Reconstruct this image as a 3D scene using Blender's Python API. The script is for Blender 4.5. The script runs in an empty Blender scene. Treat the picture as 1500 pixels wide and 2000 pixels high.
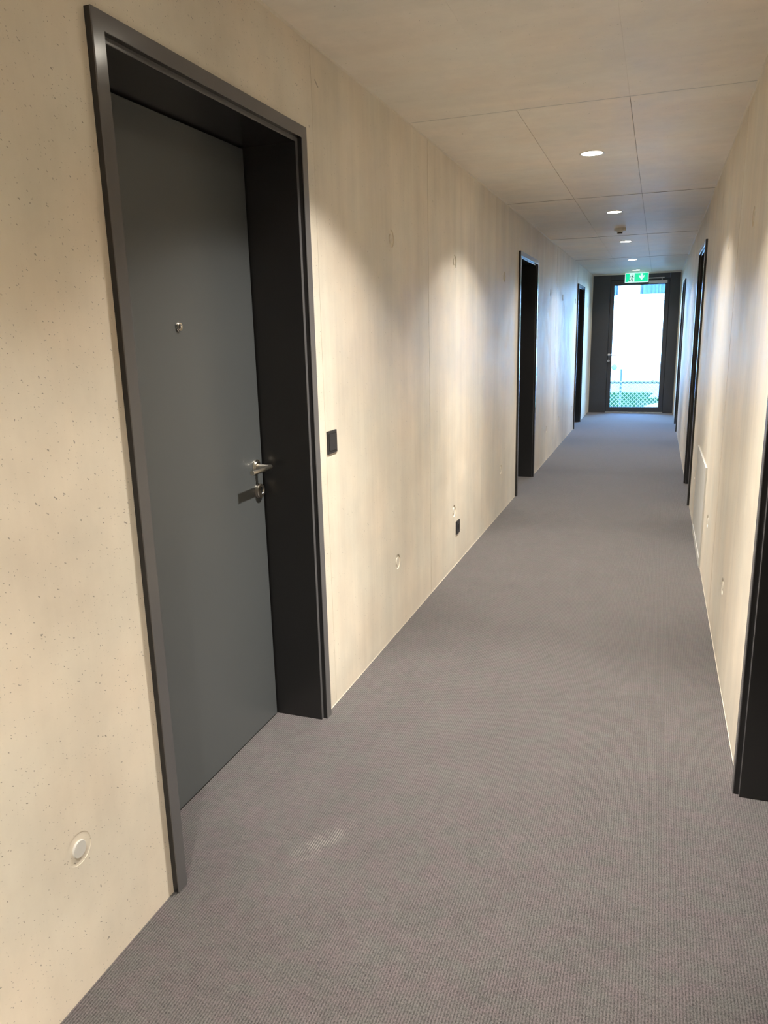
import bpy, bmesh, math, random
from mathutils import Matrix, Vector
random.seed(7)
sc = bpy.context.scene
COL = sc.collection

# ------------------------------------------------------------------ camera, world, sun, exposure
WL, WR, H, YE, YB = -1.194, 0.3334, 2.5, 14.746, -5.5     # left wall, right wall, ceiling, far end, near end
cam_d = bpy.data.cameras.new('camera')
cam_d.sensor_width = 36.0
cam_d.lens = 1461.95 / 2000 * 36.0
cam_d.clip_start, cam_d.clip_end = 0.05, 300
cam = bpy.data.objects.new('camera', cam_d)
COL.objects.link(cam)
r_, u_, f_ = Vector((0.94155268, 0.3360492, -0.02344096)), Vector((-0.05549265, 0.2233629, 0.97315445)), Vector((-0.33226361, 0.91497538, -0.2289562))
m = Matrix((r_, u_, -f_)).transposed().to_4x4()
m.translation = Vector((0, 0, 1.5041))
cam.matrix_world = m
sc.camera = cam

world = bpy.data.worlds.new('world')
sc.world = world
world.use_nodes = True
wn = world.node_tree
sky = wn.nodes.new('ShaderNodeTexSky')
sky.sky_type = 'NISHITA'
sky.sun_disc = False
sky.sun_elevation = math.radians(48)
sky.sun_rotation = math.radians(160)
sky.air_density = 1.3
wb = wn.nodes.new('ShaderNodeMix')                        # the camera is balanced for the warm lamps, so daylight reads cold
wb.data_type, wb.blend_type = 'RGBA', 'MULTIPLY'
wb.inputs[0].default_value = 1.0
wb.inputs[7].default_value = (0.50, 0.83, 1.32, 1)
wn.links.new(sky.outputs[0], wb.inputs[6])
wn.links.new(wb.outputs[2], wn.nodes['Background'].inputs[0])
SKY = 6.8
wn.nodes['Background'].inputs[1].default_value = SKY

sun_d = bpy.data.lights.new('sun', 'SUN')
sun_d.energy = 8.0
sun_d.angle = math.radians(0.6)
sun_d.color = (0.46, 0.80, 1.0)
sun = bpy.data.objects.new('sun', sun_d)
COL.objects.link(sun)
sun.rotation_euler = Vector((0.35, 0.62, -0.72)).to_track_quat('-Z', 'Y').to_euler()

por_d = bpy.data.lights.new('door_portal', 'AREA')        # sampling guide for the daylight, gives no light itself
por_d.shape = 'RECTANGLE'
por_d.size, por_d.size_y = 0.9, 2.25
por_d.cycles.is_portal = True
por = bpy.data.objects.new('door_portal', por_d)
COL.objects.link(por)
por.location = (-0.37, YE + 0.12, 1.2)
por.rotation_euler = (-math.pi / 2, 0, 0)

LAMP_W = 630.0
LAMP_COL = (1.0, 0.935, 0.835)
BEAM = [(89.9, 0.0), (0.0, 1.0), (60.0, 0.0), (57.5, 0.008), (53.5, 0.058), (48.0, 0.108), (43.0, 0.150), (39.0, 0.195), (35.0, 0.26), (31.0, 0.37), (25.0, 0.62), (18.0, 0.92)]
vs = sc.view_settings
sc.display_settings.display_device = 'sRGB'
vs.view_transform = 'Standard'
vs.look = 'None'
vs.exposure = 0.0
vs.gamma = 1.0
vs.use_curve_mapping = False
sc.cycles.use_denoising = True
sc.cycles.max_bounces = 12
sc.cycles.diffuse_bounces = 8
sc.cycles.glossy_bounces = 5
sc.cycles.transparent_max_bounces = 12
sc.cycles.sample_clamp_indirect = 12


# ------------------------------------------------------------------ node helpers
class NT:
    def __init__(s, name):
        s.m = bpy.data.materials.new(name)
        s.m.use_nodes = True
        s.t = s.m.node_tree
        s.b = s.t.nodes['Principled BSDF']
    def n(s, kind, **kw):
        nd = s.t.nodes.new(kind)
        for k, v in kw.items():
            setattr(nd, k, v)
        return nd
    def l(s, a, b):
        s.t.links.new(a, b)
    def val(s, sock, v):
        if hasattr(v, 'is_linked'):
            s.l(v, sock)
        else:
            sock.default_value = v
    def math(s, op, a, b=0.0, clamp=False):
        nd = s.n('ShaderNodeMath', operation=op)
        nd.use_clamp = clamp
        s.val(nd.inputs[0], a)
        s.val(nd.inputs[1], b)
        return nd.outputs[0]
    def mapr(s, v, a, b, c=0.0, d=1.0, smooth=False):
        nd = s.n('ShaderNodeMapRange')
        if smooth:
            nd.interpolation_type = 'SMOOTHSTEP'
        s.l(v, nd.inputs['Value'])
        for k, x in zip(('From Min', 'From Max', 'To Min', 'To Max'), (a, b, c, d)):
            nd.inputs[k].default_value = x
        return nd.outputs[0]
    def mix(s, fac, a, b, mode='MIX'):
        nd = s.n('ShaderNodeMix', data_type='RGBA', blend_type=mode)
        s.val(nd.inputs[0], fac)
        for i, v in ((6, a), (7, b)):
            if hasattr(v, 'is_linked'):
                s.l(v, nd.inputs[i])
            else:
                nd.inputs[i].default_value = (*v, 1)
        return nd.outputs[2]
    def coords(s, scale=(1, 1, 1), loc=(0, 0, 0)):
        tc = s.n('ShaderNodeTexCoord')
        mp = s.n('ShaderNodeMapping')
        s.l(tc.outputs['Object'], mp.inputs[0])
        mp.inputs['Scale'].default_value = scale
        mp.inputs['Location'].default_value = loc
        return mp.outputs[0]
    def noise(s, co, scale=1.0, detail=3.0, rough=0.5):
        nd = s.n('ShaderNodeTexNoise')
        s.l(co, nd.inputs['Vector'])
        nd.inputs['Scale'].default_value = scale
        nd.inputs['Detail'].default_value = detail
        nd.inputs['Roughness'].default_value = rough
        return nd.outputs[0]
    def bump(s, h, strength=0.3, dist=0.002):
        nd = s.n('ShaderNodeBump')
        nd.inputs['Strength'].default_value = strength
        nd.inputs['Distance'].default_value = dist
        s.l(h, nd.inputs['Height'])
        s.l(nd.outputs[0], s.b.inputs['Normal'])
    def set(s, **kw):
        for k, v in kw.items():
            sock = s.b.inputs[k.replace('_', ' ')]
            if isinstance(v, tuple) and len(v) == 3:
                v = (*v, 1)
            s.val(sock, v)
        return s


def plain(name, col, rough=0.5, metal=0.0, var=0.03, scale=40.0, bump=0.0, spec=0.5):
    k = NT(name)
    nz = k.noise(k.coords(), scale, 3)
    lo = tuple(c * (1 - var) for c in col)
    hi = tuple(min(1, c * (1 + var)) for c in col)
    k.set(Base_Color=k.mix(nz, lo, hi), Roughness=rough, Metallic=metal)
    k.b.inputs['Specular IOR Level'].default_value = spec
    if bump:
        k.bump(nz, bump, 0.001)
    return k.m


def concrete(name, base, streak=0.075, blotch=0.10, pits=0.3, axis='wall', rough=0.41):
    k = NT(name)
    co = k.coords()
    if axis == 'wall':
        st = k.noise(k.coords((1, 7, 0.5)), 1.0, 5, 0.6)
        fine = k.noise(k.coords((1, 45, 2.2)), 1.0, 3, 0.6)
    else:
        st = k.noise(k.coords((0.8, 16, 1)), 1.0, 5, 0.6)
        fine = k.noise(k.coords((3, 60, 1)), 1.0, 3, 0.6)
    if axis == 'wall':
        q = k.n('ShaderNodeSeparateXYZ')
        k.l(co, q.inputs[0])
        w = k.n('ShaderNodeCombineXYZ')
        k.l(q.outputs[1], w.inputs[0])
        k.l(q.outputs[2], w.inputs[1])
        flat = w.outputs[0]
    else:
        flat = co
    bl = k.noise(co, 1.7, 4, 0.55)
    md = k.noise(co, 9.0, 4, 0.6)
    v = k.math('ADD', k.mapr(st, 0.3, 0.7, -streak, streak), k.mapr(bl, 0.3, 0.7, -blotch, blotch))
    v = k.math('ADD', v, k.mapr(fine, 0.3, 0.7, -streak * 0.28, streak * 0.28))
    v = k.math('ADD', v, k.mapr(md, 0.3, 0.7, -0.04, 0.04))
    v = k.math('ADD', v, 1.0)
    hue = k.noise(k.coords((1, 1, 1), (5, 3, 1)), 2.6, 3, 0.5)
    c = k.mix(k.mapr(hue, 0.35, 0.65), tuple(b * f for b, f in zip(base, (1.02, 0.99, 0.97))), tuple(b * f for b, f in zip(base, (0.98, 1.0, 1.01))))
    sc_ = k.n('ShaderNodeVectorMath', operation='SCALE')
    k.l(c, sc_.inputs[0])
    k.l(v, sc_.inputs['Scale'])
    # air holes left by the formwork
    masks = []
    for scale, rad, thr, rr in ((80.0, 0.068, 1 - 0.32 * pits, 0.05), (38.0, 0.050, 1 - 0.20 * pits, 0.03), (13.0, 0.030, 1 - 0.08 * pits, 0.02)):
        dist = k.noise(co, scale * 2.2, 2)
        vv = k.n('ShaderNodeVectorMath', operation='ADD')
        k.l(flat, vv.inputs[0])
        sv = k.n('ShaderNodeVectorMath', operation='SCALE')
        k.l(k.n('ShaderNodeCombineXYZ').outputs[0], sv.inputs[0])
        cx = sv.inputs[0].links[0].from_node
        k.l(k.math('MULTIPLY', k.math('SUBTRACT', dist, 0.5), 0.9 / scale), cx.inputs[0])
        k.l(k.math('MULTIPLY', k.math('SUBTRACT', dist, 0.5), -0.6 / scale), cx.inputs[1])
        sv.inputs['Scale'].default_value = 1.0
        k.l(sv.outputs[0], vv.inputs[1])
        vo = k.n('ShaderNodeTexVoronoi')
        vo.voronoi_dimensions = '2D'
        vo.inputs['Scale'].default_value = scale
        k.l(vv.outputs[0], vo.inputs['Vector'])
        sep = k.n('ShaderNodeSeparateColor')
        k.l(vo.outputs['Color'], sep.inputs[0])
        on = k.math('GREATER_THAN', sep.outputs[0], thr)
        r = k.math('MULTIPLY', k.math('ADD', k.math('MULTIPLY', sep.outputs[1], 0.75), 0.35), rad * 1.35)
        edge = k.math('LESS_THAN', vo.outputs['Distance'], r)
        masks.append(k.math('MULTIPLY', on, edge))
    pm = k.math('MAXIMUM', k.math('MAXIMUM', masks[0], masks[1]), masks[2])
    col = k.mix(pm, sc_.outputs[0], tuple(b * 0.45 for b in base))
    h = k.math('SUBTRACT', k.math('MULTIPLY', md, 0.25), pm)
    k.set(Base_Color=col, Roughness=k.mapr(md, 0.3, 0.7, rough - 0.05, rough + 0.08))
    k.bump(h, 0.45, 0.003)
    return k.m


def carpet():
    k = NT('ribbed_carpet')
    tc = k.n('ShaderNodeTexCoord')
    sep = k.n('ShaderNodeSeparateXYZ')
    k.l(tc.outputs['Object'], sep.inputs[0])
    wob = k.noise(k.coords((6, 14, 1)), 1.0, 2)
    x = k.math('ADD', sep.outputs[0], k.math('MULTIPLY', wob, 0.003))
    rib = k.math('SINE', k.math('MULTIPLY', x, 2 * math.pi / 0.0074))
    knots = k.noise(k.coords((420, 170, 1)), 1.0, 2, 0.7)
    knots2 = k.noise(k.coords((240, 420, 1), (9, 2, 0)), 1.0, 2, 0.7)
    cloud = k.noise(k.coords((5, 5, 1)), 1.0, 5, 0.65)
    v = k.math('ADD', k.math('MULTIPLY', rib, 0.21), k.mapr(knots, 0.3, 0.7, -0.48, 0.48))
    v = k.math('ADD', v, k.mapr(knots2, 0.3, 0.7, -0.30, 0.30))
    v = k.math('ADD', v, k.mapr(cloud, 0.3, 0.7, -0.06, 0.06))
    patch = k.noise(k.coords((28, 40, 1), (2, 7, 0)), 1.0, 3, 0.6)
    v = k.math('ADD', v, k.mapr(patch, 0.3, 0.7, -0.10, 0.10))
    v = k.math('ADD', v, 0.5, clamp=True)
    col = k.mix(v, (0.014, 0.0122, 0.0132), (0.112, 0.101, 0.103))
    hue = k.noise(k.coords((11, 16, 1), (4, 1, 0)), 1.0, 3, 0.6)
    col = k.mix(1.0, col, k.mix(k.mapr(hue, 0.38, 0.62), (1.06, 0.97, 1.0), (0.96, 1.02, 0.97)), 'MULTIPLY')
    # dusty scuff on the ribs in front of the first door
    mp = k.n('ShaderNodeMapping')
    k.l(tc.outputs['Object'], mp.inputs[0])
    mp.vector_type = 'TEXTURE'
    mp.inputs['Location'].default_value = (-0.885, 1.81, 0)
    mp.inputs['Rotation'].default_value = (0, 0, math.radians(-25))
    mp.inputs['Scale'].default_value = (0.05, 0.17, 1)
    ln = k.n('ShaderNodeVectorMath', operation='LENGTH')
    k.l(mp.outputs[0], ln.inputs[0])
    dust = k.mapr(ln.outputs['Value'], 1.0, 0.3, 0, 1, True)
    dust = k.math('MULTIPLY', k.math('MULTIPLY', dust, k.mapr(rib, 0.1, 0.9, 0.0, 0.42)), k.mapr(k.noise(k.coords((30, 30, 1)), 1.0, 3), 0.4, 0.6))
    col = k.mix(dust, col, (0.36, 0.34, 0.31))
    k.set(Base_Color=col, Roughness=0.92, Sheen_Weight=0.35, Sheen_Roughness=0.5)
    k.b.inputs['Specular IOR Level'].default_value = 0.2
    h = k.math('ADD', k.math('MULTIPLY', rib, 0.5), knots)
    k.bump(h, 0.5, 0.0025)
    return k.m


def emis(name, col, strength, base=None):
    k = NT(name)
    nz = k.noise(k.coords(), 30)
    k.set(Base_Color=base or col, Emission_Color=k.mix(nz, tuple(c * 0.98 for c in col), col), Emission_Strength=strength, Roughness=0.4)
    return k.m


def glass(name, tint=(0.93, 0.98, 0.97), refl=1.0):
    k = NT(name)
    t = k.t
    tr = k.n('ShaderNodeBsdfTransparent')
    nz = k.noise(k.coords(), 2.0)
    k.l(k.mix(nz, tint, tuple(min(1, c * 1.01) for c in tint)), tr.inputs[0])
    gl = k.n('ShaderNodeBsdfGlossy')
    gl.inputs['Roughness'].default_value = 0.02
    fr = k.n('ShaderNodeFresnel')
    fr.inputs[0].default_value = 1.45
    mx = k.n('ShaderNodeMixShader')
    k.l(k.math('MULTIPLY', fr.outputs[0], refl), mx.inputs[0])
    k.l(tr.outputs[0], mx.inputs[1])
    k.l(gl.outputs[0], mx.inputs[2])
    k.l(mx.outputs[0], t.nodes['Material Output'].inputs[0])
    return k.m


def brushed(name, col, rough=0.28):
    k = NT(name)
    nz = k.noise(k.coords((3, 3, 3)), 1.0, 2)
    k.set(Base_Color=col, Metallic=1.0, Roughness=k.mapr(nz, 0.3, 0.7, rough - 0.02, rough + 0.02))
    return k.m


CB = (0.70, 0.645, 0.55)
M = dict(
    wall=concrete('board_concrete', CB, pits=0.25),
    wall_pitted=concrete('pitted_concrete', CB, streak=0.03, blotch=0.12, pits=1.0),
    ceil=concrete('ceiling_concrete', (0.86, 0.815, 0.74), streak=0.022, blotch=0.045, pits=0.12, axis='ceil', rough=0.5),
    joint=concrete('joint_concrete', (0.20, 0.165, 0.12), pits=0.0, rough=0.8),
    groove=plain('dark_groove', (0.24, 0.20, 0.145), 0.8, var=0.15),
    plug=plain('plug_mortar', (0.66, 0.62, 0.54), 0.6, var=0.08, scale=60, bump=0.2),
    plug_grey=plain('plug_cap_grey', (0.56, 0.56, 0.54), 0.45, var=0.03),
    seal=plain('pale_sealant', (0.71, 0.655, 0.555), 0.6, var=0.05),
    carpet=carpet(),
    reveal=plain('shaded_anthracite', (0.020, 0.020, 0.021), 0.26, var=0.05, scale=6, bump=0.03),  # darker copy of the frame lacquer, shade of the recessed faces painted in
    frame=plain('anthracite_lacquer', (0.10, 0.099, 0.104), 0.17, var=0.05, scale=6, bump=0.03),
    leaf=plain('anthracite_leaf', (0.079, 0.087, 0.091), 0.36, var=0.04, scale=3, bump=0.02),
    rubber=plain('black_rubber', (0.006, 0.006, 0.006), 0.7),
    endframe=plain('dark_bronze_metal', (0.046, 0.047, 0.052), 0.38, var=0.06, scale=5),
    steel=brushed('satin_steel', (0.62, 0.59, 0.53)),
    chrome=brushed('bright_steel', (0.72, 0.70, 0.66), 0.15),
    alu=brushed('silver_aluminium', (0.55, 0.56, 0.57), 0.4),
    black=plain('black_plastic', (0.017, 0.017, 0.019), 0.35),
    black_matt=plain('black_matt_plastic', (0.008, 0.008, 0.008), 0.6),
    white=plain('white_plastic', (0.75, 0.74, 0.70), 0.4),
    ring=plain('white_lacquer', (0.80, 0.78, 0.74), 0.35),
    lens=emis('lamp_lens', (1.0, 0.92, 0.78), 36.0),
    hatch=plain('pale_grey_lacquer', (0.52, 0.515, 0.49), 0.5, var=0.06, scale=5),
    sign_white=emis('sign_white', (0.62, 1.0, 0.92), 0.80, (0.6, 0.65, 0.62)),
    sign_green=emis('sign_green', (0.0, 0.72, 0.36), 0.95, (0.0, 0.35, 0.16)),
    sign_dark=plain('sign_dark_green', (0.0, 0.16, 0.10), 0.5),
    glass=glass('door_glass'),
    house_glass=glass('house_glass', (0.90, 0.96, 0.98), 0.12),
    render_white=plain('white_render', (0.52, 0.52, 0.51), 0.8, var=0.03, scale=12, bump=0.1),
    plinth=plain('grey_plinth', (0.34, 0.37, 0.37), 0.8, var=0.04, scale=12),
    sill=plain('white_sill', (0.50, 0.52, 0.53), 0.5),
    vent=plain('blue_grey_metal', (0.025, 0.055, 0.075), 0.5),
    curtain=plain('blue_curtain', (0.012, 0.055, 0.12), 0.9, var=0.2, scale=8),
    dark=plain('dark_room', (0.02, 0.04, 0.06), 0.9),
    wire=plain('galvanised_wire', (0.26, 0.30, 0.30), 0.45, var=0.05),
    post=plain('grey_post', (0.022, 0.048, 0.065), 0.5),
    soil=plain('green_ground', (0.0045, 0.019, 0.005), 0.95, var=0.5, scale=9, bump=0.3, spec=0.05),
    blade=plain('grass_blade', (0.005, 0.028, 0.006), 0.8, var=0.5, scale=3, spec=0.05),
    paving=plain('pale_paving', (0.095, 0.10, 0.135), 0.85, var=0.06, scale=5, spec=0.05),
    sand=plain('sandy_path', (0.13, 0.095, 0.035), 0.9, var=0.15, scale=9, spec=0.05),
    pebble=plain('dark_pebble', (0.012, 0.015, 0.013), 0.8, var=0.4, scale=9, spec=0.05),
    tile=plain('roof_tile', (0.25, 0.10, 0.07), 0.8, var=0.2, scale=9),
)


# ------------------------------------------------------------------ mesh helpers
class MB:
    def __init__(s):
        s.v, s.f = [], []
    def add(s, vs_, fs):
        o = len(s.v)
        s.v += [tuple(p) for p in vs_]
        s.f += [tuple(i + o for i in f) for f in fs]
        return s
    def box(s, a, b):
        (x0, y0, z0), (x1, y1, z1) = a, b
        x0, x1 = min(x0, x1), max(x0, x1)
        y0, y1 = min(y0, y1), max(y0, y1)
        z0, z1 = min(z0, z1), max(z0, z1)
        return s.add([(x0, y0, z0), (x1, y0, z0), (x1, y1, z0), (x0, y1, z0), (x0, y0, z1), (x1, y0, z1), (x1, y1, z1), (x0, y1, z1)],
                     [(0, 3, 2, 1), (4, 5, 6, 7), (0, 1, 5, 4), (1, 2, 6, 5), (2, 3, 7, 6), (3, 0, 4, 7)])
    def lathe(s, c, axis, prof, n=32):
        """Revolve (radius, offset) pairs about an axis through c; closed with a fan where the radius is 0."""
        ax = Vector(axis).normalized()
        e1 = ax.orthogonal().normalized()
        e2 = ax.cross(e1)
        c = Vector(c)
        rings = []
        for r, h in prof:
            if r <= 1e-9:
                s.v.append(tuple(c + ax * h))
                rings.append([len(s.v) - 1])
            else:
                o = len(s.v)
                for i in range(n):
                    t = 2 * math.pi * i / n
                    s.v.append(tuple(c + ax * h + (e1 * math.cos(t) + e2 * math.sin(t)) * r))
                rings.append(list(range(o, o + n)))
        for A, B in zip(rings, rings[1:]):
            for i in range(n):
                j = (i + 1) % n
                if len(A) == 1 and len(B) == 1:
                    continue
                if len(A) == 1:
                    s.f.append((A[0], B[i], B[j]))
                elif len(B) == 1:
                    s.f.append((A[i], A[j], B[0]))
                else:
                    s.f.append((A[i], A[j], B[j], B[i]))
        return s
    def rod(s, a, b, r, n=20, bev=0.0):
        a, b = Vector(a), Vector(b)
        L = (b - a).length
        bev = bev or r * 0.08
        return s.lathe(a, b - a, [(0, 0), (r - bev, 0), (r, bev), (r, L - bev), (r - bev, L), (0, L)], n)
    def uframe(s, y0, y1, zt, o0, o1, d0, d1):
        """Mitred door-casing ring in local coords: y across, z up, x out of the wall; o inward offset, d height above the wall."""
        rings = []
        for o, d in ((o0, d0), (o1, d0), (o1, d1), (o0, d1)):
            rings.append([(d, y0 + o, 0), (d, y0 + o, zt - o), (d, y1 - o, zt - o), (d, y1 - o, 0)])
        vs_ = [p for r in rings for p in r]
        fs = []
        for k in range(4):
            k2 = (k + 1) % 4
            for i in range(3):
                fs.append((k * 4 + i, k2 * 4 + i, k2 * 4 + i + 1, k * 4 + i + 1))
        fs.append((0, 4, 8, 12))
        fs.append((15, 11, 7, 3))
        return s.add(vs_, fs)
    def prism(s, pts, ax0, e1, e2, n, t):
        """Extrude a 2-D outline: origin ax0, in-plane axes e1, e2, thickness t along n."""
        o, e1, e2, n = Vector(ax0), Vector(e1), Vector(e2), Vector(n)
        k = len(pts)
        A = [o + e1 * x + e2 * y for x, y in pts]
        return s.add(A + [p + n * t for p in A],
                     [tuple(range(k))[::-1], tuple(range(k, 2 * k))] + [(i, (i + 1) % k, k + (i + 1) % k, k + i) for i in range(k)])
    def build(s, name, mat, parent=None, bevel=0.0, smooth=False, kind=None):
        me = bpy.data.meshes.new(name)
        me.from_pydata(s.v, [], s.f)
        bm = bmesh.new()
        bm.from_mesh(me)
        bmesh.ops.recalc_face_normals(bm, faces=bm.faces)
        bm.to_mesh(me)
        bm.free()
        me.materials.append(M[mat])
        ob = bpy.data.objects.new(name, me)
        COL.objects.link(ob)
        if parent:
            ob.parent = parent
        if bevel:
            md = ob.modifiers.new('bevel', 'BEVEL')
            md.width, md.segments, md.limit_method = bevel, 2, 'ANGLE'
            md.harden_normals = True
            smooth = True
        if smooth:
            for p in me.polygons:
                p.use_smooth = True
            if not bevel:
                me.set_sharp_from_angle(angle=math.radians(35))
        if kind:
            ob['kind'] = kind
        return ob


def cells(mb, plane, us, vs_, holes, w0, w1):
    """Slab with rectangular holes as ONE welded shell. plane 'x': u=y, v=z, w=x; 'z': u=x, v=y, w=z; 'y': u=x, v=z, w=y."""
    us = sorted(set(us + [h[i] for h in holes for i in (0, 1) if us[0] < h[i] < us[-1]]))
    vs_ = sorted(set(vs_ + [h[i] for h in holes for i in (2, 3) if vs_[0] < h[i] < vs_[-1]]))
    def P(u, v, w):
        return {'x': (w, u, v), 'z': (u, v, w), 'y': (u, w, v)}[plane]
    def solid(i, j):
        if not (0 <= i < len(us) - 1 and 0 <= j < len(vs_) - 1):
            return False
        cu, cv = (us[i] + us[i + 1]) / 2, (vs_[j] + vs_[j + 1]) / 2
        return not any(h[0] < cu < h[1] and h[2] < cv < h[3] for h in holes)
    nu, nv = len(us), len(vs_)
    V = [P(u, v, w) for w in (w0, w1) for u in us for v in vs_]
    ix = lambda k, i, j: k * nu * nv + i * nv + j
    F = []
    for i in range(nu - 1):
        for j in range(nv - 1):
            if not solid(i, j):
                continue
            F.append((ix(0, i, j), ix(0, i + 1, j), ix(0, i + 1, j + 1), ix(0, i, j + 1)))
            F.append((ix(1, i, j), ix(1, i, j + 1), ix(1, i + 1, j + 1), ix(1, i + 1, j)))
            for (di, dj, a, b) in ((-1, 0, (i, j), (i, j + 1)), (1, 0, (i + 1, j), (i + 1, j + 1)), (0, -1, (i, j), (i + 1, j)), (0, 1, (i, j + 1), (i + 1, j + 1))):
                if not solid(i + di, j + dj):
                    F.append((ix(0, *a), ix(0, *b), ix(1, *b), ix(1, *a)))
    used = sorted({i for f in F for i in f})
    mp = {o: n for n, o in enumerate(used)}
    return mb.add([V[i] for i in used], [tuple(mp[i] for i in f) for f in F])


def empty(name, loc, rz=0.0):
    o = bpy.data.objects.new(name, None)
    o.empty_display_size = 0.1
    COL.objects.link(o)
    o.location = loc
    o.rotation_euler = (0, 0, rz)
    return o


def tag(o, label, cat=None, group=None, kind=None):
    o['label'] = label
    if cat:
        o['category'] = cat
    if group:
        o['group'] = group
    if kind:
        o['kind'] = kind
    return o


def dup(root):
    kids = {}
    for o in bpy.data.objects:
        if o.parent:
            kids.setdefault(o.parent, []).append(o)
    def rec(o, par):
        c = o.copy()
        COL.objects.link(c)
        c.parent = par
        for ch in kids.get(o, []):
            rec(ch, c)
        return c
    return rec(root, None)


# ------------------------------------------------------------------ room shell
DW, DH = 1.066, 2.205                       # outer size of a door casing
LEFT_D = [1.485, 6.920, 12.120]             # near casing edges of the left doors
RIGHT_D = [1.425, 6.885, 12.045]
IN = 0.022                                  # the casing laps over the wall opening

floor = MB().box((WL - 0.32, YB, -0.12), (WR + 0.32, YE + 0.10, 0)).build('floor', 'carpet')
tag(floor, 'grey brown ribbed carpet running the whole length of the corridor', 'floor', kind='structure')


def wall(name, x, sgn, doors, joints, seams, label):
    """sgn: direction from the wall face into the masonry."""
    holes = [(d + IN, d + DW - IN, -1, DH - IN) for d in doors]
    back = cells(MB(), 'x', [YB, YE + 0.1], [0.0, H], holes, x + sgn * 0.0055, x + sgn * 0.32).build(name, 'joint')
    tag(back, label, 'wall', kind='structure')
    ends = sorted([YB] + joints + seams + [YE])
    panels = []
    for a, b in zip(ends, ends[1:]):
        ga = 0.0035 if a in joints else (0.0004 if a in seams else 0)
        gb = 0.0035 if b in joints else (0.0004 if b in seams else 0)
        hs = [h for h in holes if h[0] < b and h[1] > a]
        proud = random.uniform(0, 0.0008)
        mb = cells(MB(), 'x', [a + ga, b - gb], [0.0, H], hs, x - sgn * proud, x + sgn * 0.009)
        near = b < 2.9 and sgn < 0
        p = mb.build('concrete_panel', 'wall_pitted' if near else 'wall', back)
        panels.append((a, b, p, proud))
    return back, panels


wl, pl = wall('wall_left', WL, -1, LEFT_D, [-1.4, 4.085, 6.905, 9.60, 12.105], [2.645, 5.46, 8.22, 10.9],
              'left wall of cream exposed concrete with three dark doors, switches and a socket')
wr, pr = wall('wall_right', WR, 1, RIGHT_D, [-1.4, 4.12, 6.872, 9.55, 12.03], [5.46, 8.22, 10.9],
              'right wall of cream exposed concrete with a pale hatch low down')


def tie(side, y, z, cap='plug', depth=0.0048, proud=0.0):
    """Formwork tie hole: a shallow round recess cut into its panel, filled by a mortar cap."""
    panels, x, s = (pl, WL, 1) if side == 'L' else (pr, WR, -1)
    par, off = next((p, o) for a, b, p, o in panels if a <= y < b)
    c = (x + s * off, y, z)
    R = 0.039
    cut = MB().lathe(c, (s, 0, 0), [(0, -depth), (R, -depth), (R + 0.0006, 0.004), (0, 0.004)], 48).build('cutter', 'wall')
    md = par.modifiers.new('hole', 'BOOLEAN')
    md.operation, md.object, md.solver = 'DIFFERENCE', cut, 'EXACT'
    dg = bpy.context.evaluated_depsgraph_get()
    me = bpy.data.meshes.new_from_object(par.evaluated_get(dg))
    par.modifiers.clear()
    par.data = me
    bpy.data.objects.remove(cut)
    k = MB().lathe(c, (s, 0, 0), [(0.0205, -depth), (0.0202, proud - 0.0008), (0.0195, proud), (0, proud)], 40).build('tie_hole_cap', cap, par, smooth=True)
    if cap == 'plug_grey':
        k['label'] = 'pale grey round cap standing proud of the wall'


tie('L', 1.171, 0.368, 'plug_grey', 0.0012, 0.0035)
for y, z in ((3.474, 1.943), (4.654, 1.934), (6.253, 1.943), (9.06, 1.94), (10.25, 1.93), (11.90, 1.94), (13.95, 1.94),
             (3.476, 0.377), (4.629, 0.381), (6.202, 0.382), (9.0, 0.381), (10.2, 0.372), (11.85, 0.35), (13.93, 0.386)):
    tie('L', y, z)
for y, z in ((3.516, 1.936), (4.682, 1.951), (6.235, 1.947), (9.15, 1.949), (10.25, 1.94), (11.85, 1.94), (3.52, 0.372), (4.673, 0.395), (6.357, 0.37), (9.03, 0.386), (10.2, 0.38)):
    tie('R', y, z)

# far and near end walls
fw = cells(MB(), 'y', [WL - 0.32, WR + 0.32], [-0.12, H + 0.3], [(WL + 0.018, WR - 0.018, 0.0, 2.475)], YE + 0.004, YE + 0.16).build('wall_far', 'seal')
tag(fw, 'narrow pale reveal around the dark glazed door at the far end', 'wall', kind='structure')
nw = MB().box((WL - 0.32, YB - 0.15, -0.12), (WR + 0.32, YB, H + 0.3)).build('wall_near', 'wall')
tag(nw, 'concrete end wall behind the viewer', 'wall', kind='structure')

# ceiling with its formwork panels
ce = MB().box((WL - 0.32, YB, H + 0.005), (WR + 0.32, YE + 0.05, H + 0.3)).build('ceiling', 'joint')
tag(ce, 'flat concrete ceiling with a line of round downlights and board joints', 'ceiling', kind='structure')
LAMPS = [14.12, 12.01, 9.56, 7.17, 4.81, 2.41, 0.01, -2.39, -4.79]
LX = -0.419
ys = [YB, -4.0, -1.4, 1.17, 3.765, 6.33, 8.93, 11.62, YE]
xs = [WL, -0.673, -0.176, WR]
for i in range(3):
    for j in range(len(ys) - 1):
        g = 0.0002 if ys[j] < 3 else 0.0013
        mb = MB()
        x0, x1 = xs[i] + (g if i else 0), xs[i + 1] - (g if i < 2 else 0)
        y0, y1 = ys[j] + (g if j else 0), ys[j + 1] - g
        mb.box((x0, y0, H + (0 if ys[j] < 3 else random.uniform(0, 0.0004))), (x1, y1, H + 0.005))
        mb.build('ceiling_panel', 'ceil', ce)

for yy, dd in zip(ys[4:-1], (0.0004, 0.0013, 0.0018, 0.0018)):
    MB().box((WL, yy - 0.003, H - dd), (WR, yy + 0.003, H)).build('board_joint', 'hatch' if dd < 0.001 else 'groove', ce)

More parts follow.
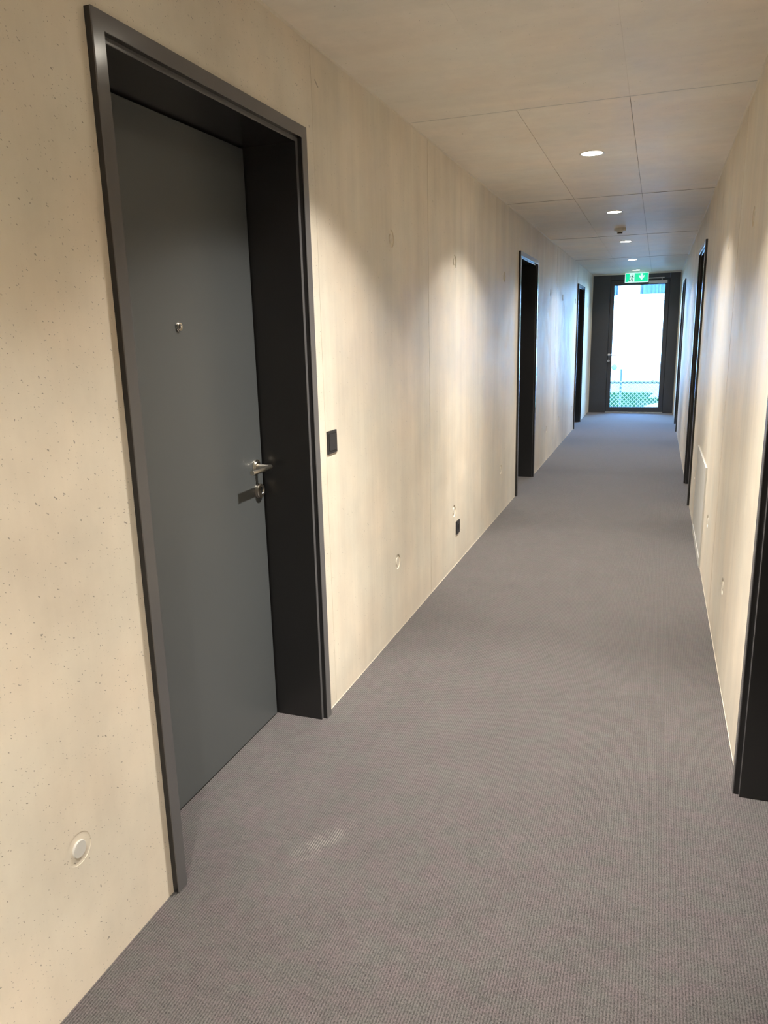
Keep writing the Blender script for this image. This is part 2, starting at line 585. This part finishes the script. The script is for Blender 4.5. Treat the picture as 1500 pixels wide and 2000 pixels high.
for nm, xx, s, lab in (('trim_1', WL, 1, 'pale sealant bead where the left wall meets the ceiling'), ('trim_2', WR, -1, 'pale sealant bead where the right wall meets the ceiling')):
    t = MB().prism([(0, 0), (0.006, 0), (0.005, -0.002), (0.002, -0.005), (0, -0.006)], (xx, YB, H), (s, 0, 0), (0, 0, 1), (0, 1, 0), YE - YB).build(nm, 'seal')
    tag(t, lab, 'trim', kind='structure')
for nm, xx, s, doors, lab in (('baseboard_left', WL, 1, LEFT_D, 'thin pale sealant line along the foot of the left wall'), ('baseboard_right', WR, -1, RIGHT_D, 'thin pale sealant line along the foot of the right wall')):
    mb = MB()
    cuts = [v for d in doors for v in (d, d + DW)][1:] + [YE]
    for a, b in zip(cuts[::2], cuts[1::2]):
        mb.box((xx, a, 0), (xx + s * 0.0012, b, 0.003))
    tag(mb.build(nm, 'seal'), lab, 'trim', kind='structure')


# ------------------------------------------------------------------ flat doors
def make_door():
    """Local frame: x=0 wall face, +x into the corridor, y along the wall, near casing edge at y=0."""
    r = empty('door_1', (WL, LEFT_D[0], 0))
    MB().uframe(0, DW, DH, 0.0, 0.040, 0.0145, 0.0185).build('door_frame', 'frame', r, bevel=0.0015)
    MB().uframe(0, DW, DH, 0.0006, 0.0394, -0.001, 0.0147).build('casing_side_shade', 'reveal', r)  # casing thickness behind the face plate; shade on its sides put into the colour
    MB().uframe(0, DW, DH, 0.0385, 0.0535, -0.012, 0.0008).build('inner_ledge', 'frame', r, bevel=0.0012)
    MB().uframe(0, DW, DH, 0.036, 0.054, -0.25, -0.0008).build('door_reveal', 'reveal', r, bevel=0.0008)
    MB().uframe(0, DW, DH, 0.050, 0.080, -0.27, -0.2485).build('door_stop', 'rubber', r)
    leaf = MB().box((-0.246, 0.0575, 0.005), (-0.198, DW - 0.0625, DH - 0.0595)).build('door_leaf', 'leaf', r, bevel=0.002)
    MB().box((-0.30, 0.03, 0.0), (-0.2485, DW - 0.03, 0.012)).build('threshold', 'rubber', r)
    X = -0.198
    # lever: rose, neck, elbow and grip; the grip points back over the leaf
    hy, hz = 0.955, 1.040
    mb = MB()
    mb.lathe((X, hy, hz), (1, 0, 0), [(0.0265, 0), (0.0265, 0.005), (0.0255, 0.0065), (0.020, 0.0068), (0.0185, 0.0085), (0.0185, 0.011), (0.012, 0.0125), (0, 0.0125)], 40)
    mb.rod((X + 0.010, hy, hz), (X + 0.058, hy, hz), 0.0092, 24)
    mb.lathe((X + 0.060, hy + 0.0005, hz), (0, -1, 0), [(0, -0.0095), (0.005, -0.0085), (0.0085, -0.0055), (0.0092, -0.001), (0.0092, 0.133), (0.0086, 0.1345), (0, 0.1345)], 28)
    mb.build('door_handle', 'steel', leaf, smooth=True)
    cy, cz = 0.963, 0.946
    MB().lathe((X, cy, cz), (1, 0, 0), [(0.0275, 0), (0.0275, 0.004), (0.0262, 0.005), (0.0262, 0.0075), (0.0272, 0.0085), (0.0272, 0.012), (0.0245, 0.0145), (0.0125, 0.0150), (0.0115, 0.0135), (0, 0.0135)], 40).build('lock_rose', 'steel', leaf, smooth=True)
    pts = []
    for i in range(22):
        t = math.radians(-70 + 320 * i / 21)
        pts.append((0.0085 * math.cos(t) * 0.93, 0.007 + 0.0085 * math.sin(t)))
    pts = pts + [(-0.0030, -0.012), (0.0, -0.0145), (0.0045, -0.012)]
    MB().prism(pts, (X + 0.0136, cy, cz), (0, 1, 0), (0, 0, 1), (1, 0, 0), 0.0016).build('keyhole', 'black_matt', leaf)
    py, pz = 0.535, 1.546
    MB().lathe((X, py, pz), (1, 0, 0), [(0.0135, 0), (0.0140, 0.001), (0.0140, 0.003), (0.0125, 0.0038), (0.0128, 0.0075), (0.0118, 0.0082), (0.0100, 0.0080), (0.0092, 0.0055), (0.0080, 0.0045)], 28).build('peephole', 'chrome', leaf, smooth=True)
    MB().lathe((X, py, pz), (1, 0, 0), [(0.0090, 0.0040), (0.006, 0.0052), (0, 0.0060)], 24).build('peephole_lens', 'black', leaf, smooth=True)
    return r


d1 = make_door()
tag(d1, 'large anthracite flat door with peephole and steel lever beside the square light switch', 'door', kind='structure')
dl = ['anthracite door deep in the left wall between the socket and the far doors',
      'last anthracite door on the left wall next to the glazed end door']
for i in (1, 2):
    o = dup(d1)
    o.name = 'door_%d' % (i + 1)
    o.location = (WL, LEFT_D[i], 0)
    tag(o, dl[i - 1], 'door', kind='structure')
dr = ['anthracite door frame cut by the right edge of the view', 'anthracite door on the right wall just beyond the pale hatch', 'last anthracite door on the right wall next to the glazed end door']
for i in range(3):
    o = dup(d1)
    o.name = 'door_%d' % (i + 4)
    o.location = (WR, RIGHT_D[i] + DW, 0)
    o.rotation_euler = (0, 0, math.pi)
    tag(o, dr[i], 'door', kind='structure')

# ------------------------------------------------------------------ glazed end door
ed = empty('door_7', (-0.363, YE, 0))
tag(ed, 'dark framed full height glazed door at the far end of the corridor', 'door', kind='structure')
ex, ey = -0.363, YE


def E(x, y, z):
    return (x - ex, y, z)


MB().box(E(WL + 0.018, 0.0, 0.0), E(-0.872, 0.07, 2.475)).build('side_panel', 'endframe', ed, bevel=0.002)
MB().box(E(0.142, 0.0, 0.0), E(WR - 0.018, 0.07, 2.475)).build('side_panel', 'endframe', ed, bevel=0.002)
MB().box(E(-0.871, 0.0, 2.388), E(0.141, 0.07, 2.475)).build('head_panel', 'endframe', ed, bevel=0.002)
leaf = cells(MB(), 'y', [-0.866 - ex, 0.136 - ex], [0.016, 2.383], [(-0.803 - ex, 0.066 - ex, 0.100, 2.295)], 0.006, 0.070).build('door_leaf', 'endframe', ed, bevel=0.002)
cells(MB(), 'y', [-0.806 - ex, 0.069 - ex], [0.097, 2.298], [(-0.797 - ex, 0.060 - ex, 0.106, 2.289)], 0.020, 0.055).build('glazing_gasket', 'rubber', leaf)
cells(MB(), 'y', [-0.90 - ex, 0.17 - ex], [0.0, 2.42], [(-0.845 - ex, 0.115 - ex, 0.03, 2.36)], 0.071, 0.085).build('door_stop', 'rubber', ed)
MB().box(E(-0.803, 0.034, 0.100), E(0.066, 0.042, 2.295)).build('glass_pane', 'glass', leaf)
mb = MB()
mb.lathe(E(-0.846, 0.006, 1.066), (0, -1, 0), [(0.024, 0), (0.024, 0.006), (0.022, 0.008), (0.012, 0.0085), (0, 0.0085)], 28)
mb.rod(E(-0.846, 0.0, 1.066), E(-0.846, -0.052, 1.066), 0.0095, 20)
mb.rod(E(-0.855, -0.054, 1.066), E(-0.702, -0.054, 1.063), 0.0105, 20)
mb.build('door_handle', 'alu', leaf, smooth=True)
mb = MB().lathe(E(-0.850, 0.006, 0.953), (0, -1, 0), [(0.024, 0), (0.024, 0.008), (0.021, 0.011), (0.010, 0.012), (0, 0.012)], 28)
mb.rod(E(-0.850, 0.0, 0.953), E(-0.850, -0.022, 0.953), 0.009, 16)
mb.build('lock_rose', 'alu', leaf, smooth=True)
MB().box(E(-0.215, -0.050, 2.300), E(0.096, 0.006, 2.352)).build('door_closer', 'alu', leaf, bevel=0.004)
mb = MB().box(E(-0.30, -0.030, 2.388), E(0.045, 0.0, 2.404))
mb.box(E(-0.005, -0.024, 2.352), E(0.012, -0.010, 2.390))
mb.build('closer_rail', 'alu', ed, bevel=0.002)
MB().box(E(-0.875, -0.012, 0.0), E(0.140, 0.070, 0.014)).build('threshold', 'alu', ed, bevel=0.002)


# ------------------------------------------------------------------ downlights
def make_downlight():
    r = empty('downlight', (LX, LAMPS[0], H))
    MB().lathe((0, 0, 0), (0, 0, -1), [(0.058, -0.002), (0.058, 0.0018), (0.062, 0.0030), (0.070, 0.0026), (0.0725, 0.001), (0.0725, -0.002)], 56).build('trim_ring', 'ring', r, smooth=True)
    MB().lathe((0, 0, 0), (0, 0, -1), [(0.0585, -0.002), (0.0585, 0.0012), (0.05, 0.0016), (0, 0.0018)], 48).build('lamp_lens', 'lens', r, smooth=True)
    ld = bpy.data.lights.new('lamp_beam', 'SPOT')
    ld.energy = LAMP_W
    ld.color = LAMP_COL
    ld.spot_size = math.radians(122)
    ld.spot_blend = 0.05
    ld.use_nodes = True                                  # beam profile of the reflector: intensity over the cosine of the angle
    t = ld.node_tree
    tc = t.nodes.new('ShaderNodeTexCoord')
    sp = t.nodes.new('ShaderNodeSeparateXYZ')
    ab = t.nodes.new('ShaderNodeMath')
    ab.operation = 'ABSOLUTE'
    fc = t.nodes.new('ShaderNodeFloatCurve')
    cv = fc.mapping.curves[0]
    for i, (ang, f) in enumerate(BEAM):
        p = (math.cos(math.radians(ang)), f)
        if i < 2:
            cv.points[i].location = p
        else:
            cv.points.new(*p)
    fc.mapping.update()
    t.links.new(tc.outputs['Normal'], sp.inputs[0])
    t.links.new(sp.outputs[2], ab.inputs[0])
    t.links.new(ab.outputs[0], fc.inputs['Value'])
    t.links.new(fc.outputs[0], t.nodes['Emission'].inputs['Strength'])
    ld.shadow_soft_size = 0.016
    lo = bpy.data.objects.new('lamp_beam', ld)
    COL.objects.link(lo)
    lo.parent = r
    lo.location = (0, 0, -0.012)
    return r


lamp_lab = ['round ceiling downlight just above the green exit sign', 'round ceiling downlight second from the glazed end door', 'round ceiling downlight just beyond the smoke detector',
            'round ceiling downlight just in front of the smoke detector', 'large round ceiling downlight nearest in view, ahead of the smoke detector',
            'round downlight in the ceiling over the first left door', 'round downlight in the ceiling overhead', 'round downlight in the ceiling behind the viewer', 'round downlight in the ceiling at the near end wall']
L0 = make_downlight()
for i, y in enumerate(LAMPS):
    o = L0 if i == 0 else dup(L0)
    o.location = (LX, y, H)
    lo = next(c for c in o.children if c.type == 'LIGHT')   # the lamps towards the glazed door are dimmed by daylight
    lo.data = lo.data.copy()
    lo.data.energy = LAMP_W * (1.15 if y < 3 else 0.80 if y < 6 else 0.58 if y < 8 else 0.45 if y < 13 else 0.30)
    tag(o, lamp_lab[i], 'ceiling light', 'round downlights along the ceiling')

# smoke detector
sd = empty('smoke_detector', (-0.424, 8.31, H))
tag(sd, 'small white smoke detector on the ceiling between two downlights', 'smoke detector')
MB().lathe((0, 0, 0), (0, 0, -1), [(0, 0), (0.058, 0), (0.058, 0.012), (0.055, 0.026), (0.050, 0.030), (0, 0.030)], 40).build('detector_base', 'white', sd, smooth=True)
MB().lathe((0, 0, 0), (0, 0, -1), [(0.030, 0.030), (0.029, 0.038), (0.022, 0.042), (0.020, 0.052), (0.012, 0.056), (0, 0.057)], 32).build('sensor_chamber', 'white', sd, smooth=True)
MB().lathe((0, 0, 0), (0, 0, -1), [(0.0245, 0.0405), (0.0245, 0.0500), (0.0215, 0.0505)], 32).build('sensor_slot', 'black_matt', sd)


# ------------------------------------------------------------------ switches and socket
def make_switch(name, loc, s, label, cat='light switch', group=None):
    r = empty(name, loc, 0 if s > 0 else math.pi)
    tag(r, label, cat, group)
    cells(MB(), 'x', [-0.045, 0.045], [-0.045, 0.045], [(-0.0335, 0.0335, -0.0335, 0.0335)], 0, 0.0065).build('switch_frame', 'black', r, bevel=0.0015)
    return r


sw = make_switch('light_switch', (WL, 2.697, 1.102), 1, 'square black light switch on the concrete right beside the first left door')
MB().prism([(-0.033, 0.0), (0.033, 0.0), (0.033, 0.0085), (0.0, 0.0078), (-0.033, 0.0092)], (0, -0.033, 0), (0, 0, 1), (1, 0, 0), (0, 1, 0), 0.066).build('rocker', 'black', sw, bevel=0.0012)
for y, lab in ((8.095, 'small light switch just past the second left door'), (13.31, 'small light switch just past the last left door')):
    o = dup(sw)
    o.location = (WL, y, 1.102)
    tag(o, lab, 'light switch')
sk = make_switch('wall_socket', (WL, 4.715, 0.253), 1, 'square black wall socket low on the left wall below a round plug mark', 'socket')
MB().box((0, -0.033, -0.033), (0.0078, 0.033, 0.033)).build('socket_plate', 'black', sk, bevel=0.0008)
MB().lathe((0.0079, 0.0, 0.0), (1, 0, 0), [(0.0205, 0), (0.0205, 0.0006), (0.0185, 0.0006), (0.0175, 0.0002), (0, 0.0002)], 32).build('socket_well', 'black_matt', sk)
mb = MB()
for yy, zz in ((-0.0095, 0.0), (0.0095, 0.0), (0.0, -0.005)):
    mb.rod((0.0080, yy, zz), (0.0088, yy, zz), 0.0026, 12)
mb.build('socket_holes', 'rubber', sk)

# ------------------------------------------------------------------ access hatch on the right wall
ha = empty('access_hatch', (WR, 5.515, 0.0))
tag(ha, 'pale grey access hatch low on the right wall in front of the second right door', 'hatch')
cells(MB(), 'x', [-0.495, 0.495], [0.0, 0.655], [(-0.472, 0.472, 0.055, 0.632)], -0.010, 0.0).build('hatch_frame', 'hatch', ha, bevel=0.0015)
MB().box((-0.007, -0.468, 0.059), (0.0, 0.468, 0.628)).build('hatch_door', 'hatch', ha, bevel=0.0015)
MB().lathe((-0.007, 0.30, 0.565), (-1, 0, 0), [(0.011, 0), (0.011, 0.0015), (0.009, 0.002), (0.003, 0.001), (0, 0.001)], 20).build('hatch_lock', 'alu', ha, smooth=True)

# ------------------------------------------------------------------ exit sign
xs_, ys_ = -0.419, 14.51
sg = empty('exit_sign', (xs_, ys_, 2.4025))
tag(sg, 'green and white emergency exit sign with running figure and down arrow', 'exit sign')
SW, SH = 0.198, 0.083
MB().box((-SW, -0.010, -SH), (SW, 0.022, SH)).build('sign_housing', 'sign_white', sg, bevel=0.002)
for bx in (-0.12, 0.12):
    MB().box((bx - 0.012, 0.006, SH), (bx + 0.012, 0.018, 0.0975)).build('ceiling_bracket', 'white', sg)
MB().box((-SW + 0.011, -0.0115, -SH + 0.011), (SW - 0.011, -0.010, SH - 0.011)).build('green_panel', 'sign_green', sg)
# white doorway with its threshold strip
MB().prism([(-0.118, 0.072), (-0.038, 0.072), (-0.038, -0.072), (-0.150, -0.072), (-0.135, -0.050), (-0.118, -0.050)], (0, -0.0115, 0), (1, 0, 0), (0, 0, 1), (0, -1, 0), 0.0008).build('doorway_symbol', 'sign_white', sg)


def limb(mb, pts, w):
    for (x0, z0), (x1, z1) in zip(pts, pts[1:]):
        d = Vector((x1 - x0, z1 - z0))
        L = d.length
        d /= L
        n = Vector((-d.y, d.x)) * w / 2
        e = d * w * 0.3
        q = [(x0 - e.x + n.x, z0 - e.y + n.y), (x1 + e.x + n.x, z1 + e.y + n.y), (x1 + e.x - n.x, z1 + e.y - n.y), (x0 - e.x - n.x, z0 - e.y - n.y)]
        mb.prism(q, (0, -0.0123, 0), (1, 0, 0), (0, 0, 1), (0, -1, 0), 0.0008)


mb = MB()
mb.lathe((-0.064, -0.0123, 0.044), (0, -1, 0), [(0.0095, 0), (0.0095, 0.0008), (0, 0.0008)], 20)
limb(mb, [(-0.074, 0.026), (-0.084, -0.012)], 0.015)
limb(mb, [(-0.072, 0.027), (-0.102, 0.025), (-0.106, 0.008)], 0.007)
limb(mb, [(-0.076, 0.026), (-0.062, 0.010), (-0.044, 0.008)], 0.007)
limb(mb, [(-0.080, -0.010), (-0.070, -0.036), (-0.062, -0.066)], 0.010)
limb(mb, [(-0.086, -0.010), (-0.096, -0.042), (-0.118, -0.042), (-0.132, -0.062)], 0.009)
mb.build('running_figure', 'sign_dark', sg)
MB().prism([(0.064, 0.066), (0.102, 0.066), (0.102, 0.016), (0.126, 0.040), (0.126, 0.010), (0.083, -0.044), (0.040, 0.010), (0.040, 0.040), (0.064, 0.016)], (0, -0.0115, 0), (1, 0, 0), (0, 0, 1), (0, -1, 0), 0.0008).build('arrow_symbol', 'sign_white', sg)

# ------------------------------------------------------------------ outside
GZ = -0.40
gr = MB().box((-14, YE + 0.16, GZ - 0.3), (14, 46, GZ)).build('ground', 'soil')
tag(gr, 'green ground outside beyond the end door', 'ground', kind='structure')
pv = MB().box((-9, 24.7, GZ), (9, 28.55, GZ + 0.03)).build('pavement', 'paving')
tag(pv, 'pale paved strip in front of the white house outside', 'pavement', kind='structure')
pts = [(-0.45, 18.6), (-0.18, 20.3), (0.02, 20.9), (1.2, 21.5), (3.0, 21.6), (3.0, 20.3), (1.0, 20.1), (0.2, 19.4), (-0.1, 18.4)]
fp = MB().prism(pts, (0, 0, GZ), (1, 0, 0), (0, 1, 0), (0, 0, 1), 0.035).build('footpath', 'sand')
tag(fp, 'curved sandy path edge on the lawn behind the fence', 'path', kind='structure')
pts = [(-0.16, 22.9), (0.05, 23.0), (2.5, 23.2), (2.5, 24.7), (0.0, 24.7), (-0.08, 23.9)]
p2 = MB().prism(pts, (0, 0, GZ), (1, 0, 0), (0, 1, 0), (0, 0, 1), 0.032).build('pavement_spur', 'paving')
tag(p2, 'short pale paved spur reaching into the lawn at the right', 'pavement', kind='structure')

mb = MB()
rg = random.Random(3)
for i in range(9000):
    y = 15.4 + 9.2 * rg.random() ** 1.1
    x = rg.uniform(-2.6, 1.3)
    if (y > 22.8 and x > -0.2) or (18.3 < y < 21.7 and x > -0.45):
        continue
    h, t, w = rg.uniform(0.03, 0.09), rg.uniform(0, 6.28), rg.uniform(0.006, 0.012)
    dx, dy = math.cos(t) * w, math.sin(t) * w
    lx, ly = rg.uniform(-0.03, 0.03), rg.uniform(-0.03, 0.03)
    mb.add([(x - dx, y - dy, GZ), (x + dx, y + dy, GZ), (x + lx, y + ly, GZ + h)], [(0, 1, 2)])
gs = mb.build('grass', 'blade', kind='stuff')
tag(gs, 'short green grass of the lawn behind the wire fence', 'grass')
mb = MB()
for i in range(900):
    x, y, s = rg.uniform(-3, 2.5), rg.uniform(28.6, 29.95), rg.uniform(0.03, 0.07)
    mb.add([(x + s, y, GZ + s * 0.4), (x - s, y, GZ + s * 0.4), (x, y + s, GZ + s * 0.4), (x, y - s, GZ + s * 0.4), (x, y, GZ + s), (x, y, GZ - s * 0.2)],
           [(0, 2, 4), (2, 1, 4), (1, 3, 4), (3, 0, 4), (2, 0, 5), (1, 2, 5), (3, 1, 5), (0, 3, 5)])
pb = mb.build('gravel', 'pebble', kind='stuff')
tag(pb, 'dark gravel strip at the foot of the white house', 'gravel')

# fence
FY = 16.5
fe = empty('wire_fence', (-0.684, FY, GZ))
tag(fe, 'chain link wire fence outside the glazed door', 'fence')
for px in (-2.55, 0.0, 2.55):
    MB().rod((px, 0, 0), (px, 0, 1.12), 0.021, 16, 0.004).build('post', 'post', fe, smooth=True)
mb = MB()
P_, x0, x1, zt = 0.082, -2.5, 2.5, 0.866
n = int((x1 - x0) / P_)
for sgn in (1, -1):
    for i in range(-12, n + 13):
        bx = x0 + i * P_
        z0, z1 = 0.0, zt
        a0, a1 = bx, bx + sgn * zt
        ta, tb = 0.0, 1.0
        for lim, up in ((x0, False), (x1, True)):
            for _ in (0,):
                pass
        lo, hi = (x0 - a0) / (a1 - a0), (x1 - a0) / (a1 - a0)
        lo, hi = min(lo, hi), max(lo, hi)
        ta, tb = max(0, lo), min(1, hi)
        if tb - ta < 0.02:
            continue
        A = Vector((a0 + (a1 - a0) * ta, -0.024 - 0.003 * sgn, zt * ta))
        B = Vector((a0 + (a1 - a0) * tb, -0.024 - 0.003 * sgn, zt * tb))
        d = (B - A).normalized()
        u = Vector((0, 1, 0))
        w = d.cross(u)
        r = 0.0038
        q = [u * r, w * r, -u * r, -w * r]
        mb.add([A + k for k in q] + [B + k for k in q], [(0, 1, 5, 4), (1, 2, 6, 5), (2, 3, 7, 6), (3, 0, 4, 7)])
mb.build('wire_mesh', 'wire', fe, kind='stuff')
MB().rod((x0, -0.024, zt), (x1, -0.024, zt), 0.004, 8).build('top_wire', 'wire', fe)

# house
HY = 30.0
ho = empty('house', (0, HY, GZ))
tag(ho, 'white rendered house with blue curtained windows seen through the end door', 'house')
W = [(-0.80, 1.70), (-3.95, -1.43)]
wz0, wz1 = 2.72 - GZ, 4.25 - GZ
cells(MB(), 'y', [-7.0, 7.0], [0.0, 5.4], [(a, b, wz0, wz1) for a, b in W], 0.0, 0.30).build('house_wall', 'render_white', ho)
MB().box((-7.02, -0.025, 0), (7.02, 0.0, 0.58)).build('plinth', 'plinth', ho, bevel=0.004)
MB().box((-7, 0.9, 0), (7, 1.0, 5.4)).build('inner_wall', 'dark', ho)
for sx in (-7.0, 6.8):
    MB().box((sx, 0.30, 0.0), (sx + 0.2, 8, 5.4)).build('side_wall', 'render_white', ho)
MB().prism([(-0.5, 5.4), (8.5, 5.4), (8.5, 5.55), (4, 7.2), (-0.5, 5.6)], (-7.4, 0, 0), (0, 1, 0), (0, 0, 1), (1, 0, 0), 14.8).build('roof', 'tile', ho)
MB().lathe((-1.505, 0.0, 0.155 - GZ), (0, -1, 0), [(0.105, 0), (0.105, 0.03), (0.09, 0.045), (0.04, 0.05), (0, 0.05)], 28).build('round_vent', 'vent', ho, smooth=True)
for a, b in W:
    f = cells(MB(), 'y', [a, b], [wz0, wz1], [(a + 0.07, (a + b) / 2 - 0.03, wz0 + 0.05, wz1 - 0.07), ((a + b) / 2 + 0.03, b - 0.07, wz0 + 0.05, wz1 - 0.07)], 0.10, 0.17).build('window_frame', 'sill', ho)
    MB().box((a + 0.05, 0.13, wz0 + 0.04), ((a + b) / 2 - 0.01, 0.135, wz1 - 0.05)).build('pane', 'house_glass', f)
    MB().box(((a + b) / 2 + 0.01, 0.13, wz0 + 0.04), (b - 0.05, 0.135, wz1 - 0.05)).build('pane', 'house_glass', f)
    MB().box((a - 0.07, -0.14, wz0 - 0.185), (b + 0.07, 0.11, wz0 - 0.002)).build('window_sill', 'sill', ho, bevel=0.006)
for (a, b), lab in zip(W, ('blue pleated curtain behind the wide upper window of the white house', 'blue curtain behind the window at the left of the white house')):
    mb = MB()
    N = 120
    vs2, fs2 = [], []
    for i in range(N + 1):
        x = a + 0.08 + (b - a - 0.16) * i / N
        y = HY + 0.30 + 0.06 * math.sin(x * 46 + 1.3 * math.sin(x * 7)) + 0.01 * math.sin(x * 101)
        vs2 += [(x, y, wz0 + GZ - 0.03), (x, y, wz1 + GZ), (x, y + 0.004, wz0 + GZ - 0.03), (x, y + 0.004, wz1 + GZ)]
    for i in range(N):
        o = i * 4
        fs2 += [(o, o + 4, o + 5, o + 1), (o + 2, o + 3, o + 7, o + 6)]
    mb.add(vs2, fs2)
    cu = mb.build('curtain', 'curtain', smooth=True)
    tag(cu, lab, 'curtain')
